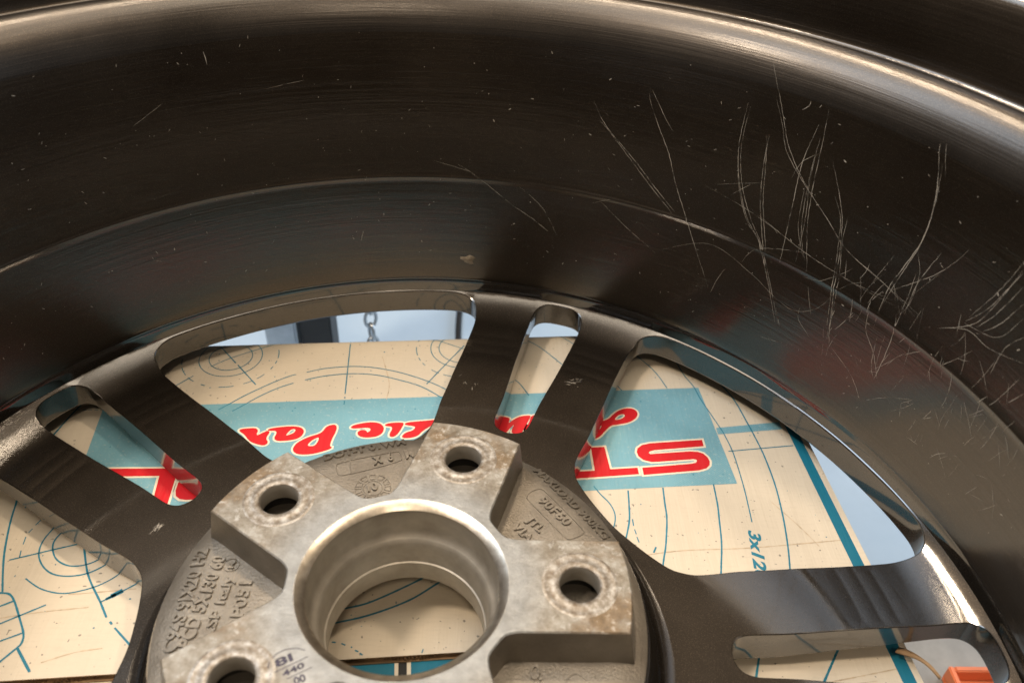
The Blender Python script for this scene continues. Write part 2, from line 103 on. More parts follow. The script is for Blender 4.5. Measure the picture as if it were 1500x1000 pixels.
def alu_pad():
    m, nt, b = mat('weathered_machined_aluminium')
    v = coords(nt)
    n1 = noise(nt, v, 85, 10, .74); n2 = noise(nt, v, 260, 8, .72); n3 = noise(nt, v, 700, 4, .6); n4 = noise(nt, v, 38, 6, .65)
    c = ramp(nt, n1, [(.34, (.14, .12, .092)), (.46, (.235, .212, .178)), (.56, (.33, .315, .285)), (.66, (.46, .46, .45))])
    rust = mixc(nt, maprange(nt, n2, .40, .66, 0, 1), (.12, .08, .045), (.29, .20, .11))
    vl = N(nt, 'ShaderNodeVectorMath', operation='LENGTH')
    sx = N(nt, 'ShaderNodeVectorMath', operation='MULTIPLY'); sx.inputs[1].default_value = (1, 1, 0)
    nt.links.new(v, sx.inputs[0]); nt.links.new(sx.outputs[0], vl.inputs[0])
    outer = maprange(nt, vl.outputs['Value'], .049, .060, 0, 1)
    mu = N(nt, 'ShaderNodeMath', operation='MULTIPLY'); nt.links.new(outer, mu.inputs[0]); nt.links.new(maprange(nt, n4, .47, .59, 0, .8), mu.inputs[1])
    c = mixc(nt, mu.outputs[0], c, rust)
    c = mixc(nt, maprange(nt, vl.outputs['Value'], .044, .056, 0, 1), mixc(nt, maprange(nt, n1, .40, .62, 0, 1), (.25, .255, .255), (.35, .36, .365)), c)
    mw = N(nt, 'ShaderNodeMath', operation='MULTIPLY'); nt.links.new(outer, mw.inputs[0]); nt.links.new(maprange(nt, n2, .56, .64, 0, .7), mw.inputs[1])
    c = mixc(nt, mw.outputs[0], c, (.55, .55, .54))
    nt.links.new(c, b.inputs['Base Color']); b.inputs['Metallic'].default_value = .45
    nt.links.new(maprange(nt, n2, .3, .7, .38, .65), b.inputs['Roughness'])
    bump(nt, b, n2, .4, .0008, bump(nt, None, n3, .3, .0003)); return m
ALU_PAD = alu_pad()
def alu_cast():
    m, nt, b = mat('cast_aluminium')
    v = coords(nt); n1 = noise(nt, v, 1000, 3, .65); n2 = noise(nt, v, 60, 4)
    c = ramp(nt, n2, [(.3, (.17, .15, .125)), (.7, (.26, .235, .20))])
    nt.links.new(c, b.inputs['Base Color']); b.inputs['Metallic'].default_value = .7; b.inputs['Roughness'].default_value = .46
    bump(nt, b, n1, .55, .0005); return m
ALU_CAST = alu_cast()
def alu_turned():
    m, nt, b = mat('turned_aluminium')
    v = coords(nt, (12, 12, 1400)); n1 = noise(nt, v, 1, 3)
    v2 = coords(nt); n2 = noise(nt, v2, 90, 5)
    c = ramp(nt, n2, [(.3, (.34, .31, .265)), (.7, (.48, .45, .40))])
    nt.links.new(c, b.inputs['Base Color']); b.inputs['Metallic'].default_value = .6; b.inputs['Roughness'].default_value = .48
    bump(nt, b, n1, .12, .0004); return m
ALU_TURN = alu_turned()
def alu_bright():
    m, nt, b = mat('polished_aluminium_chamfer'); n2 = noise(nt, coords(nt), 240, 4)
    nt.links.new(ramp(nt, n2, [(.3, (.50, .44, .36)), (.7, (.78, .72, .63))]), b.inputs['Base Color']); b.inputs['Metallic'].default_value = 1
    b.inputs['Roughness'].default_value = .33; bump(nt, b, n2, .15, .0005); return m
ALU_BRIGHT = alu_bright()
def simple(name, c, rough=.5, metal=0, nscale=0, namp=.15, bmp=0, coat=0):
    m, nt, b = mat(name); v = coords(nt)
    b.inputs['Roughness'].default_value = rough; b.inputs['Metallic'].default_value = metal; b.inputs['Coat Weight'].default_value = coat
    if nscale:
        f = noise(nt, v, nscale, 6)
        nt.links.new(mixc(nt, maprange(nt, f, .3, .7, 0, 1), tuple(x*(1-namp) for x in c), tuple(min(1, x*(1+namp)) for x in c)), b.inputs['Base Color'])
        if bmp: bump(nt, b, f, bmp, .001)
    else: b.inputs['Base Color'].default_value = (*c, 1)
    return m
def paper(name, c, amt=.10, speck=True):
    m, nt, b = mat(name); v = coords(nt)
    big = noise(nt, v, 9, 5, .6); fib = noise(nt, coords(nt, (40, 260, 40)), 3, 4); fine = noise(nt, v, 900, 2)
    cc = mixc(nt, maprange(nt, big, .32, .7, 0, 1), tuple(x*(1-amt) for x in c), tuple(min(1, x*(1+amt*.6)) for x in c))
    cc = mixc(nt, maprange(nt, fib, .5, .75, 0, .2), cc, tuple(x*.72 for x in c))
    if speck:
        sp = noise(nt, v, 480, 1, .3)
        cc = mixc(nt, maprange(nt, sp, .745, .77, 0, .75), cc, (.14, .13, .12))
    nt.links.new(cc, b.inputs['Base Color']); b.inputs['Roughness'].default_value = .48; b.inputs['Specular IOR Level'].default_value = .35
    wav = noise(nt, coords(nt, (110, 8, 8)), 1.4, 3)
    bump(nt, b, wav, .2, .003, bump(nt, None, fine, .06, .0004)); return m
PAPER = paper('cream_board', (.64, .57, .465))
KRAFT = simple('brown_kraft_board', (.30, .19, .10), .8, 0, 160, .25, .3)
def ink(name, c, weave=0):
    m, nt, b = mat(name); v = coords(nt)
    big = noise(nt, v, 25, 5, .6); n = noise(nt, v, 700, 2)
    cc = mixc(nt, maprange(nt, big, .3, .7, 0, 1), tuple(x*.86 for x in c), tuple(min(1, x*1.1) for x in c))
    if weave:
        wv = N(nt, 'ShaderNodeTexWave'); wv.inputs['Scale'].default_value = 330; wv.inputs['Distortion'].default_value = .6
        mp = N(nt, 'ShaderNodeMapping'); mp.inputs['Rotation'].default_value = (0, 0, .9); nt.links.new(v, mp.inputs[0]); nt.links.new(mp.outputs[0], wv.inputs[0])
        cc = mixc(nt, maprange(nt, wv.outputs['Fac'], .3, .9, 0, weave), cc, tuple(min(1, x*1.6) for x in c))
        cc = mixc(nt, maprange(nt, n, .58, .72, 0, .3), cc, (.62, .60, .52))
    nt.links.new(cc, b.inputs['Base Color']); b.inputs['Roughness'].default_value = .45; b.inputs['Specular IOR Level'].default_value = .35
    wav = noise(nt, coords(nt, (110, 8, 8)), 1.4, 3); bump(nt, b, wav, .22, .003); return m
TEAL = ink('teal_print', (.16, .345, .43), .2)
TEAL_D = ink('dark_teal_tape', (.012, .165, .26))
LINE = ink('blue_line_ink', (.02, .19, .29))
RED = ink('red_print', (.56, .010, .018))
CREAM = ink('cream_print', (.74, .67, .55))
BLACK = simple('black_print_and_hole_shade', (.012, .012, .012), .6)
def scratch_mat():
    m, nt, b = mat('scratched_paint'); v = coords(nt)
    b.inputs['Base Color'].default_value = (.50, .46, .40, 1); b.inputs['Roughness'].default_value = .55; b.inputs['Metallic'].default_value = .2
    nt.links.new(maprange(nt, noise(nt, v, 160, 3), .34, .60, .08, .95), b.inputs['Alpha']); return m
SCR = scratch_mat()
INKV = simple('violet_stamp_ink', (.035, .03, .06), .55, 0, 500, .4)
# ------------------------------------------------------------------ mesh helpers
def link(name, me, m=None, parent=None, smooth=None):
    o = bpy.data.objects.new(name, me); col.objects.link(o)
    if m is not None and not me.materials:
        for x in (m if isinstance(m, (list, tuple)) else [m]): me.materials.append(x)
    if parent: o.parent = parent
    if smooth is not None:
        me.polygons.foreach_set('use_smooth', [True]*len(me.polygons)); me.set_sharp_from_angle(angle=math.radians(smooth))
    return o
def mesh(name, verts, faces, mats_=None):
    me = bpy.data.meshes.new(name); me.from_pydata([tuple(c*MM for c in v) for v in verts], [], faces)
    if mats_: me.polygons.foreach_set('material_index', mats_)
    me.update(); return me
def thing(name, label, cat, loc=(0, 0, 0), group=None):
    o = bpy.data.objects.new(name, None); col.objects.link(o); o.location = loc; o.empty_display_size = .02
    o['label'] = label; o['category'] = cat
    if group: o['group'] = group
    return o
def tag(o, label, cat, group=None):
    o['label'] = label; o['category'] = cat
    if group: o['group'] = group
    return o
def lathe(name, prof, n=180, closed=False, flip=False, cx=0, cy=0):
    V = []; F = []; k = len(prof)
    for i in range(n):
        a = 2*math.pi*i/n; c, s = math.cos(a), math.sin(a)
        V += [(cx+r*c, cy+r*s, z) for r, z in prof]
    m = k if closed else k-1
    for i in range(n):
        j = (i+1) % n
        for q in range(m):
            q2 = (q+1) % k
            f = (i*k+q, j*k+q, j*k+q2, i*k+q2)
            F.append(f[::-1] if flip else f)
    return mesh(name, V, F)
def area2(l): return sum(l[i][0]*l[(i+1) % len(l)][1]-l[(i+1) % len(l)][0]*l[i][1] for i in range(len(l)))/2
def inside(p, l):
    x, y = p; r = False; j = len(l)-1
    for i in range(len(l)):
        if (l[i][1] > y) != (l[j][1] > y) and x < (l[j][0]-l[i][0])*(y-l[i][1])/(l[j][1]-l[i][1])+l[i][0]: r = not r
        j = i
    return r
def fill(loops, extra=()):
    P = []; E = []
    for l in loops:
        b0 = len(P); P += [Vector(p[:2]) for p in l]; E += [(b0+i, b0+(i+1) % len(l)) for i in range(len(l))]
    P += [Vector(p) for p in extra]
    vs, es, fs, *_ = delaunay_2d_cdt(P, E, [], 0, 1e-5)
    out = []
    for f in fs:
        c = (sum(vs[i][0] for i in f)/len(f), sum(vs[i][1] for i in f)/len(f))
        if sum(inside(c, l) for l in loops) % 2:
            a = area2([vs[i] for i in f]); out.append(tuple(f) if a > 0 else tuple(f[::-1]))
    return [tuple(v) for v in vs], out
def offset(l, d):
    """closed loop moved by d towards its outside (any winding)"""
    s = 1 if area2(l) > 0 else -1; n = len(l); out = []
    for i in range(n):
        a, b, c = Vector(l[i-1][:2]), Vector(l[i][:2]), Vector(l[(i+1) % n][:2])
        e1, e2 = (b-a), (c-b)
        if e1.length < 1e-9 or e2.length < 1e-9: out.append(tuple(b)); continue
        e1.normalize(); e2.normalize()
        n1 = Vector((e1.y, -e1.x)); n2 = Vector((e2.y, -e2.x)); m = n1+n2
        if m.length < 1e-6: m = n1
        m.normalize(); k = max(.5, m.dot(n1)); p = b+m*(s*d/k); out.append((p.x, p.y))
    return out
def catmull(l, sub=6):
    n = len(l); out = []
    for i in range(n):
        p0, p1, p2, p3 = (Vector(l[(i+k) % n]) for k in (-1, 0, 1, 2))
        for q in range(sub):
            t = q/sub; v = .5*((2*p1)+(p2-p0)*t+(2*p0-5*p1+4*p2-p3)*t*t+(3*p1-p0-3*p2+p3)*t**3); out.append((v.x, v.y))
    return out
def chaikin(l, it=2):
    for _ in range(it):
        o = []
        for i in range(len(l)):
            a, b = l[i], l[(i+1) % len(l)]
            o += [(a[0]*.75+b[0]*.25, a[1]*.75+b[1]*.25), (a[0]*.25+b[0]*.75, a[1]*.25+b[1]*.75)]
        l = o
    return l
def polar(r, d): a = math.radians(d); return (r*math.cos(a), r*math.sin(a))

# ================================================================== the floor
FLOOR = -290.0
def floor_mat():
    m, nt, b = mat('pale_sealed_concrete'); v = coords(nt)
    n1 = noise(nt, v, 5, 6, .6); n2 = noise(nt, v, 40, 6, .65)
    c = ramp(nt, n1, [(.35, (.33, .45, .60)), (.65, (.43, .55, .69))])
    c = mixc(nt, maprange(nt, n2, .5, .7, 0, .25), c, (.28, .38, .50))
    nt.links.new(c, b.inputs['Base Color']); b.inputs['Roughness'].default_value = .35
    bump(nt, b, n2, .08, .001); return m
o = link('floor', mesh('floor', [(-3000, -3000, FLOOR), (3000, -3000, FLOOR), (3000, 3000, FLOOR), (-3000, 3000, FLOOR)], [(0, 1, 2, 3)]), floor_mat()); o['kind'] = 'structure'

# ================================================================== the carton
ZB = -66.0
ANG = math.radians(4.65); CA, SA = math.cos(ANG), math.sin(ANG)
def uv2xy(u, v): return (u*CA-v*SA, u*SA+v*CA)
def xy2uv(x, y): return (x*CA+y*SA, -x*SA+y*CA)
U0, U1, VF, VN = -345.0, 219.0, 231.0, 10.3
TH = 4.6; BR = 7.0
def ztop(x, y):
    u, v = xy2uv(x, y); z = ZB
    e = v-(VF-BR)
    if e > 0: z -= BR-math.sqrt(max(0, BR*BR-min(e, BR)**2))
    e = max(0, v-150); z -= .00035*e*e
    return z
carton = thing('cardboard_carton', 'cream cardboard carton with teal and red print lying under the wheel', 'carton', (0, 0, 0))
def uvgrid(name, us, vs, zf, m, under=None):
    V = []; F = []
    for v in vs:
        for u in us: x, y = uv2xy(u, v); V.append((x, y, zf(x, y)))
    k = len(us)
    for j in range(len(vs)-1):
        for i in range(k-1): F.append((j*k+i, j*k+i+1, (j+1)*k+i+1, (j+1)*k+i))
    return mesh(name, V, F)
us = [U0+(U1-U0)*i/60 for i in range(61)]
vs = [VN+(VF-BR-VN)*i/34 for i in range(35)]+[VF-BR+BR*math.sin(i*math.pi/20) for i in range(1, 11)]
# top flap: upper liner, lower liner and fluting between them
fl = link('top_flap', uvgrid('top_flap', us, vs, ztop, PAPER), PAPER, carton, 40)
fl['label'] = 'printed top flap with a cut corrugated edge'
def slab(name, u0, u1, v0, v1, z0, z1, m, parent):
    c = [uv2xy(u0, v0), uv2xy(u1, v0), uv2xy(u1, v1), uv2xy(u0, v1)]
    V = [(*p, z0) for p in c]+[(*p, z1) for p in c]
    return link(name, mesh(name, V, [(3, 2, 1, 0), (4, 5, 6, 7), (0, 1, 5, 4), (1, 2, 6, 5), (2, 3, 7, 6), (3, 0, 4, 7)]), m, parent)
slab('upper_liner', U0, U1, VN+.02, VN+26, ZB-.75, ZB-.05, KRAFT, fl)
slab('lower_liner', U0, U1, VN-.4, VN+26, ZB-TH, ZB-TH+.7, KRAFT, fl)
V = []; F = []; nfl = int((U1-U0)/1.6)
for i in range(nfl*4+1):
    u = U0+(U1-U0)*i/(nfl*4); z = ZB-TH/2+(TH/2-.85)*math.sin(i*math.pi/2+.4)
    w_ = VN+.5+.9*math.sin(i*.071)+random.uniform(-.4, .4)
    for v in (w_, VN+9): V.append((*uv2xy(u, v), z))
for i in range(nfl*4): F.append((2*i, 2*i+2, 2*i+3, 2*i+1))
link('fluting', mesh('fluting', V, F), KRAFT, fl)
slab('lower_flap', U0, U1, -205, VN+34, ZB-TH-5.2, ZB-TH-.25, PAPER, carton)
zt_ = ZB-TH-5.4
for nm, a in (('side_panel', (U0, U0+4, -205, VF-8)), ('side_panel', (U1-4, U1, -205, VF-8)), ('side_panel', (U0+4.1, U1-4.1, VF-4.5, VF-.2)), ('side_panel', (U0+4.1, U1-4.1, -205, -201))):
    top = zt_ if a[3] != VF-.2 else ZB-9
    slab(nm, a[0], a[1], a[2], a[3], FLOOR, top, PAPER, carton)
slab('side_panel', U1-2.4, U1, VN, VF-BR, zt_+.2, ZB-.6, KRAFT, carton)
# --- flat print on the flap
def tri_sub(vs_, fs, maxlen=9):
    bm = bmesh.new(); bv = [bm.verts.new((p[0], p[1], 0)) for p in vs_]
    for f in fs:
        try: bm.faces.new([bv[i] for i in f])
        except ValueError: pass
    for _ in range(4):
        ed = [e for e in bm.edges if e.calc_length() > maxlen]
        if not ed: break
        bmesh.ops.subdivide_edges(bm, edges=ed, cuts=1); bmesh.ops.triangulate(bm, faces=[f for f in bm.faces if len(f.verts) > 3])
    return bm
def printed(name, shapes, h, m, parent, zf=ztop):
    bm = bmesh.new()
    for loops in shapes:
        v_, f_ = fill(loops)
        b2 = tri_sub(v_, f_); me_ = bpy.data.meshes.new('t'); b2.to_mesh(me_); b2.free(); bm.from_mesh(me_); bpy.data.meshes.remove(me_)
    for v in bm.verts: v.co = Vector((v.co.x, v.co.y, zf(v.co.x, v.co.y)+h))*MM
    me = bpy.data.meshes.new(name); bm.to_mesh(me); bm.free()
    return link(name, me, m, parent)
def uvq(u0, u1, v0, v1): return [uv2xy(u0, v0), uv2xy(u1, v0), uv2xy(u1, v1), uv2xy(u0, v1)]
bT, bB = DATA['band']; lT, lB = DATA['band_l']
BL = (lT[0]+(bB[0]-bT[0])+2, lT[1]+(bB[1]-bT[1])-1)
panel = printed('printed_panel', [[[tuple(bT), tuple(lT), BL, tuple(bB)]]], .10, TEAL, fl)
printed('printed_bar', [[[tuple(p) for p in DATA['bar']]]], .13, TEAL, fl)
printed('edge_stripe', [[uvq(210.0, 215.6, VN+.2, 190)]], .16, TEAL_D, fl)
slab('edge_stripe', 210.0, 216.0, -200, VN-.1, ZB-TH-.24, ZB-TH-.12, TEAL_D, carton)
for u0, u1 in ((-60, -6.5), (0.5, 60)):
    slab('edge_stripe', u0, u1, 1.0, VN-.2, ZB-TH-.24, ZB-TH-.12, TEAL_D, carton)
for u0, u1, m_ in ((-6.4, -4.9, CREAM), (-4.8, -1.3, BLACK), (-1.2, .4, CREAM)):
    slab('register_mark', u0, u1, 1.2, VN-.3, ZB-TH-.24, ZB-TH-.11, m_, carton)
heads = [[[tuple(p) for p in o_], [[tuple(p) for p in h] for h in hs]] for o_, hs in DATA['head']]
scrs = [[chaikin([tuple(p) for p in o_], 2), [chaikin([tuple(p) for p in h], 2) for h in hs]] for o_, hs in DATA['script']]
for nm, sh, ow in (('block_letter', heads, 1.5), ('script_letter', scrs, 1.35)):
    for o_, hs in sh:
        printed(nm+'_outline', [[offset(o_, ow)]+[offset(h, -ow*.75) for h in hs]], .17, CREAM, fl)
        printed(nm, [[offset(o_, .35)]+[offset(h, -.2) for h in hs]], .24, RED, fl)
def stroke(l, w, step=1.2):
    P = [Vector(p) for p in l]
    if len(P) > 2:  # smooth
        Q = []; n = len(P)
        for i in range(n-1):
            p0, p1, p2, p3 = P[max(0, i-1)], P[i], P[i+1], P[min(n-1, i+2)]
            k = max(2, int((p2-p1).length/step))
            for q in range(k):
                t = q/k; Q.append(.5*((2*p1)+(p2-p0)*t+(2*p0-5*p1+4*p2-p3)*t*t+(3*p1-p0-3*p2+p3)*t**3))
        P = Q+[P[-1]]
    else:
        k = max(2, int((P[1]-P[0]).length/3)); P = [P[0].lerp(P[1], i/k) for i in range(k+1)]
    return P
def ribbon(V, F, P, w, zf, h, wob=.12):
    n = len(P); b0 = len(V)
    for i in range(n):
        t = (P[min(n-1, i+1)]-P[max(0, i-1)]); t = t.normalized() if t.length > 1e-9 else Vector((1, 0))
        nn = Vector((-t.y, t.x)); ww = w/2*(1+random.uniform(-wob, wob))
        for s in (1, -1):
            p = P[i]+nn*s*ww; V.append((p.x, p.y, zf(p.x, p.y)+h))
    for i in range(n-1): a = b0+2*i; F.append((a, a+1, a+3, a+2))
for w_, l in DATA['lines']:
    V = []; F = []; ribbon(V, F, stroke(l, w_), w_, lambda x, y: ztop(x, y) if xy2uv(x, y)[1] > VN else ZB-TH-.25, .14)
    link('drawing_line', mesh('drawing_line', V, F), LINE, fl)
for cx, cy, r, dash in DATA['circles']:
    n = 64; V = []; F = []
    for i in range(n):
        if dash and (i % 4 == 3 or random.random() < .25): continue
        P = [Vector((cx+r*math.cos(2*math.pi*(i+q)/n), cy+r*math.sin(2*math.pi*(i+q)/n))) for q in (0, .5, 1.02)]
        if xy2uv(*P[0])[1] > VF-.6: continue
        ribbon(V, F, P, .5, ztop, .14, .05)
    o = link('drawing_circle', mesh('drawing_circle', V, F), LINE, fl); o['kind'] = 'stuff'
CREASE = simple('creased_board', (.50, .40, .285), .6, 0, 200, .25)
for l in DATA['creases']:
    V = []; F = []; ribbon(V, F, stroke(l, .4), .45, lambda x, y: ztop(x, y) if xy2uv(x, y)[1] > VN else ZB-TH-.25, .11, .6)
    link('crease', mesh('crease', V, F), CREASE, fl)
# small specks of stray ink
V = []; F = []
for _ in range(260):
    x, y = random.uniform(-230, 200), random.uniform(14, 222)
    if xy2uv(x, y)[1] < VN+2: continue
    r = random.choice((.25, .3, .4, .55)); b0 = len(V)
    for q in range(6): V.append((x+r*math.cos(q*1.05)*random.uniform(.6, 1.2), y+r*math.sin(q*1.05)*random.uniform(.5, 1.1), ztop(x, y)+.12))
    F.append(tuple(range(b0, b0+6)))
o = link('ink_speck', mesh('ink_speck', V, F), LINE, fl); o['kind'] = 'stuff'
# ------------------------------------------------------------------ text to mesh
def text_mesh(body, A, B, ht, z, name, depth, m, parent, shear=0, zf=None):
    """A -> B is the baseline, ht the cap height, all in mm"""
    cu = bpy.data.curves.new('t', 'FONT'); cu.body = body; cu.size = 1.0; cu.resolution_u = 3; cu.shear = shear; cu.extrude = .5
    cu.offset = .03
    ob = bpy.data.objects.new('t', cu); col.objects.link(ob)
    bpy.context.view_layer.update()
    me = bpy.data.meshes.new_from_object(ob.evaluated_get(bpy.context.evaluated_depsgraph_get()))
    bpy.data.objects.remove(ob); bpy.data.curves.remove(cu)
    xs = [v.co.x for v in me.vertices]; x0, x1 = min(xs), max(xs)
    d = Vector((B[0]-A[0], B[1]-A[1])); L_ = d.length; d.normalize(); n = Vector((-d.y, d.x))*(1 if ht > 0 else -1)
    for v in me.vertices:
        a = (v.co.x-x0)/(x1-x0)*L_; b_ = v.co.y/.70*abs(ht); up = v.co.z > 0
        p = Vector(A)+d*a+n*b_; v.co = Vector((p.x, p.y, (zf(p.length) if zf else z)+(depth if up else -.15)))*MM
    return link(name, me, m, parent)
a_, b_, c_ = DATA['txt3']
text_mesh('3x120', a_, b_, 5.6, ZB+.02, 'size_note', .16, LINE, fl, .25)

# ================================================================== the wheel
wheel = thing('alloy_wheel', 'scratched dark brown alloy wheel lying face down on the carton', 'wheel')
BP = DATA['BP']
outer = [(280.4, 164), (277, 152), (273, 148), (271, 140), (266, 130), (256, 126), (250, 116), (246, 98), (244, 70), (243, 40), (245, 14), (247, -10), (252, -26), (262, -44), (274, -58), (275, -63), (271, -65.8), (262, -64), (252, -57), (244, -55.2), (242.8, -52)]
def refine(p, sub):
    out = []; n = len(p)
    for i in range(n-1):
        a0, a1, a2, a3 = (Vector(p[j]) for j in (max(0, i-1), i, i+1, min(n-1, i+2)))
        for q in range(sub):
            t = q/sub
            # monotone-ish blend of spline and line keeps corners crisp
            s = .5*((2*a1)+(a2-a0)*t+(2*a0-5*a1+4*a2-a3)*t*t+(3*a1-a0-3*a2+a3)*t**3)
            out.append(tuple(s))
    return out+[tuple(p[-1])]
prof = refine(BP, 4)
bm_ = lathe('barrel', prof+outer, 360, closed=True); bm_.materials.append(PAINT); bm_.materials.append(PAINTS); bm_.materials.append(SATIN)
kk = len(prof)+len(outer); bm_.polygons.foreach_set('material_index', [1 if q < 12 else 2 if (q < len(prof) and 117 < prof[q][1] < 137.6 and prof[q][0] < 262) else 0 for q in (i % kk for i in range(len(bm_.polygons)))])
barrel = link('barrel', bm_, None, wheel, 32)
barrel['label'] = 'deep glossy barrel with white scratches on its right side'
R0, RF = 217.0, 50.0
def zt(r):
    z = -46.4
    if r > R0: d = min(r-R0, 28.5); z += RF-math.sqrt(RF*RF-d*d)
    for g in (191.0, 199.0, 206.5):
        z -= .06*max(0, 1-abs(r-g)/.7)
    return z
def lerp(tab, x):
    for (a, b), (c, d) in zip(tab, tab[1:]):
        if x <= c: return b+(d-b)*max(0, (x-a))/(c-a)
    return tab[-1][1]
ZBT = [(80, -64.5), (150, -64.8), (200, -61), (238, -55.5), (250, -55)]
WIN = [(240.5, 0), (240.5, 7), (240.5, 14), (240.4, 19), (239.4, 21.2), (236.8, 22.6), (233.6, 23.3), (229, 23.6), (221, 23.7), (211, 23.5), (191, 22.7), (175, 21.8), (160, 20.9), (148, 20.0), (138, 19.4), (130, 18.7), (124.5, 17.5), (119.5, 15.4), (115, 11.0), (112, 5.8), (110.6, 0)]
SLOT = [(239.8, 0), (239.6, 1.4), (238.6, 2.4), (236.2, 3.15), (232.5, 3.6), (226, 3.8), (214, 3.85), (200, 3.87), (185, 3.85), (170, 3.72), (157, 3.62), (147, 3.72), (139.5, 3.75), (135, 3.2), (132.4, 2.0), (131.3, 0)]
def sym_loop(tab): return [polar(r, d) for r, d in tab]+[polar(r, -d) for r, d in tab[-2:0:-1]]
def half(tab, sub):
    """dense symmetric loop; returns (loop, index of inner mid point)"""
    l = catmull(sym_loop(tab), sub); return l, (len(tab)-1)*sub
CH = .4
def make_spoke():
    wl, wi = half(WIN, 4); sl, si = half(SLOT, 4)
    wo, so = offset(wl, CH), offset(sl, CH); wm, sm = offset(wl, CH*.3), offset(sl, CH*.3)
    rot = lambda l, d: [(x*math.cos(math.radians(d))-y*math.sin(math.radians(d)), x*math.sin(math.radians(d))+y*math.cos(math.radians(d))) for x, y in l]
    def halves(l):
        pos = l[:wi+1]                      # outer mid -> inner mid on +delta side
        neg = [l[0]]+l[:wi-1:-1]            # outer mid -> inner mid on -delta side
        return rot(pos, -36), rot(neg, 36)  # window at -36: its + side borders us; window at +36: its - side
    RI, RO = 97.0, 242.6
    def outline(l):
        p, q = halves(l)
        arc_i = [polar(RI, d) for d in [-36+72*i/36 for i in range(37)]]
        arc_o = [polar(RO, d) for d in [36-72*i/60 for i in range(61)]]
        return arc_i+q[::-1]+arc_o+p
    top = outline(wo)
    rings = [100+6*i for i in range(15)]+[190.3, 191, 191.7, 198.3, 199, 199.7, 205.8, 206.5, 207.2, 212, 217]+[217+1.7*i for i in range(1, 15)]
    ex = []
    for r in rings:
        nd = max(8, int(72*r*math.pi/180/5)) if r < 190 else 48
        for i in range(nd):
            p = polar(r, -36+72*(i+.5)/nd)
            if inside(p, top) and not inside(p, so) and min((p[0]-q[0])**2+(p[1]-q[1])**2 for q in top+so) > 1.6: ex.append(p)
    v2, f2 = fill([top, so], ex)
    V = [(x, y, zt(math.hypot(x, y))) for x, y in v2]; F = list(f2)
    b0 = len(V); V += [(x, y, lerp(ZBT, math.hypot(x, y))) for x, y in v2]; F += [tuple(b0+i for i in f[::-1]) for f in f2]
    def wall(chain_o, chain_m, chain_w, closed, flip):
        n = len(chain_o); b = len(V)
        for i in range(n):
            h = lambda p: math.hypot(*p)
            zz = zt(h(chain_o[i]))
            V.append((*chain_o[i], zz)); V.append((*chain_m[i], zt(h(chain_m[i]))-.12)); V.append((*chain_w[i], zt(h(chain_w[i]))-.42)); V.append((*chain_w[i], lerp(ZBT, h(chain_w[i]))+.8)); V.append((*chain_o[i], lerp(ZBT, h(chain_o[i]))))
        for i in range(n if closed else n-1):
            j = (i+1) % n
            for q in range(4):
                f = (b+i*5+q, b+j*5+q, b+j*5+q+1, b+i*5+q+1); F.append(f if flip else f[::-1])
    for k in (0, 1): wall(halves(wo)[k], halves(wm)[k], halves(wl)[k], False, k == 0)
    wall(so, sm, sl, True, area2(so) < 0)
    me = mesh('spoke', V, F)
    bm = bmesh.new(); bm.from_mesh(me); bmesh.ops.remove_doubles(bm, verts=bm.verts, dist=2e-6); bmesh.ops.recalc_face_normals(bm, faces=bm.faces); bm.to_mesh(me); bm.free()
    return me
sme = make_spoke()
for k in range(5):
    o = link('spoke', sme, PAINTS, wheel, 14 if k == 0 else None); o.rotation_euler.z = math.radians(72*k)
# --- hub
hub = bpy.data.objects.new('hub', None); col.objects.link(hub); hub.parent = wheel; hub.empty_display_size = .02
ZP = -17.0
def core_loop(hw, ro, ap, da):
    """ring plus five pads; hw pad half width, ro pad radius, ap pocket apex radius"""
    L = []
    for k in range(5):
        ax = 72*k
        a0 = math.degrees(math.asin(hw/ro))
        for i in range(13): L.append(polar(ro, ax-a0+2*a0*i/12))
        # side down towards the pocket apex, rounded
        c36, s36 = math.cos(math.radians(36)), math.sin(math.radians(36))
        um = (hw+4.2*c36)/s36
        def side(u): return (u*s36-hw)/c36
        e = (hw-20.1)*.9
        h_ = [(62, side(62)), (47+e, side(47+e)), (45.4+e, side(45.4+e)-.15), (43.9+e, 6.3), (43.0+e, 4.9), (42.7+e, 3.3), (42.6+e, 1.6)]
        pts = [(u, -v) for u, v in h_]+h_[::-1]
        c, s = math.cos(math.radians(ax+36)), math.sin(math.radians(ax+36))
        L += [(u*c-v*s, u*s+v*c) for u, v in pts]
    return L
LT = core_loop(20.1, 84.0, 44, 0); LB_ = core_loop(21.4, 88.2, 44, 0); LTi = offset(LT, -.5)
circ = lambda r, n, cx=0, cy=0: [(cx+r*math.cos(2*math.pi*i/n), cy+r*math.sin(2*math.pi*i/n)) for i in range(n)]
holes = [circ(38.9, 96)]+[circ(9.0, 40, *polar(65, 72*k)) for k in range(5)]
v2, f2 = fill([LTi]+holes)
V = [(x, y, 0) for x, y in v2]; F = list(f2); mi = [0]*len(F); b0 = len(V); n = len(LT)
for i in range(n): V += [(*LTi[i], 0), (*LT[i], -.5), (*LB_[i], ZP-4.5 if math.hypot(*LB_[i]) > 80 else ZP-.5)]
for i in range(n):
    j = (i+1) % n
    for q in (0, 1):
        F.append((b0+i*3+q, b0+i*3+q+1, b0+j*3+q+1, b0+j*3+q))
        rr = math.hypot(*LT[i])+math.hypot(*LT[j]); mi.append(0 if q == 0 else (2 if rr > 166.5 else 1))
me = mesh('mounting_face', V, F, mi); 
for m_ in (ALU_PAD, ALU_CAST, PAINTS): me.materials.append(m_)
o = link('mounting_face', me, None, hub, 25); o['label'] = 'machined grey mounting face with brown corrosion round the bolt holes'
def fz(r): return ZP-.02*max(0, r-80)**2
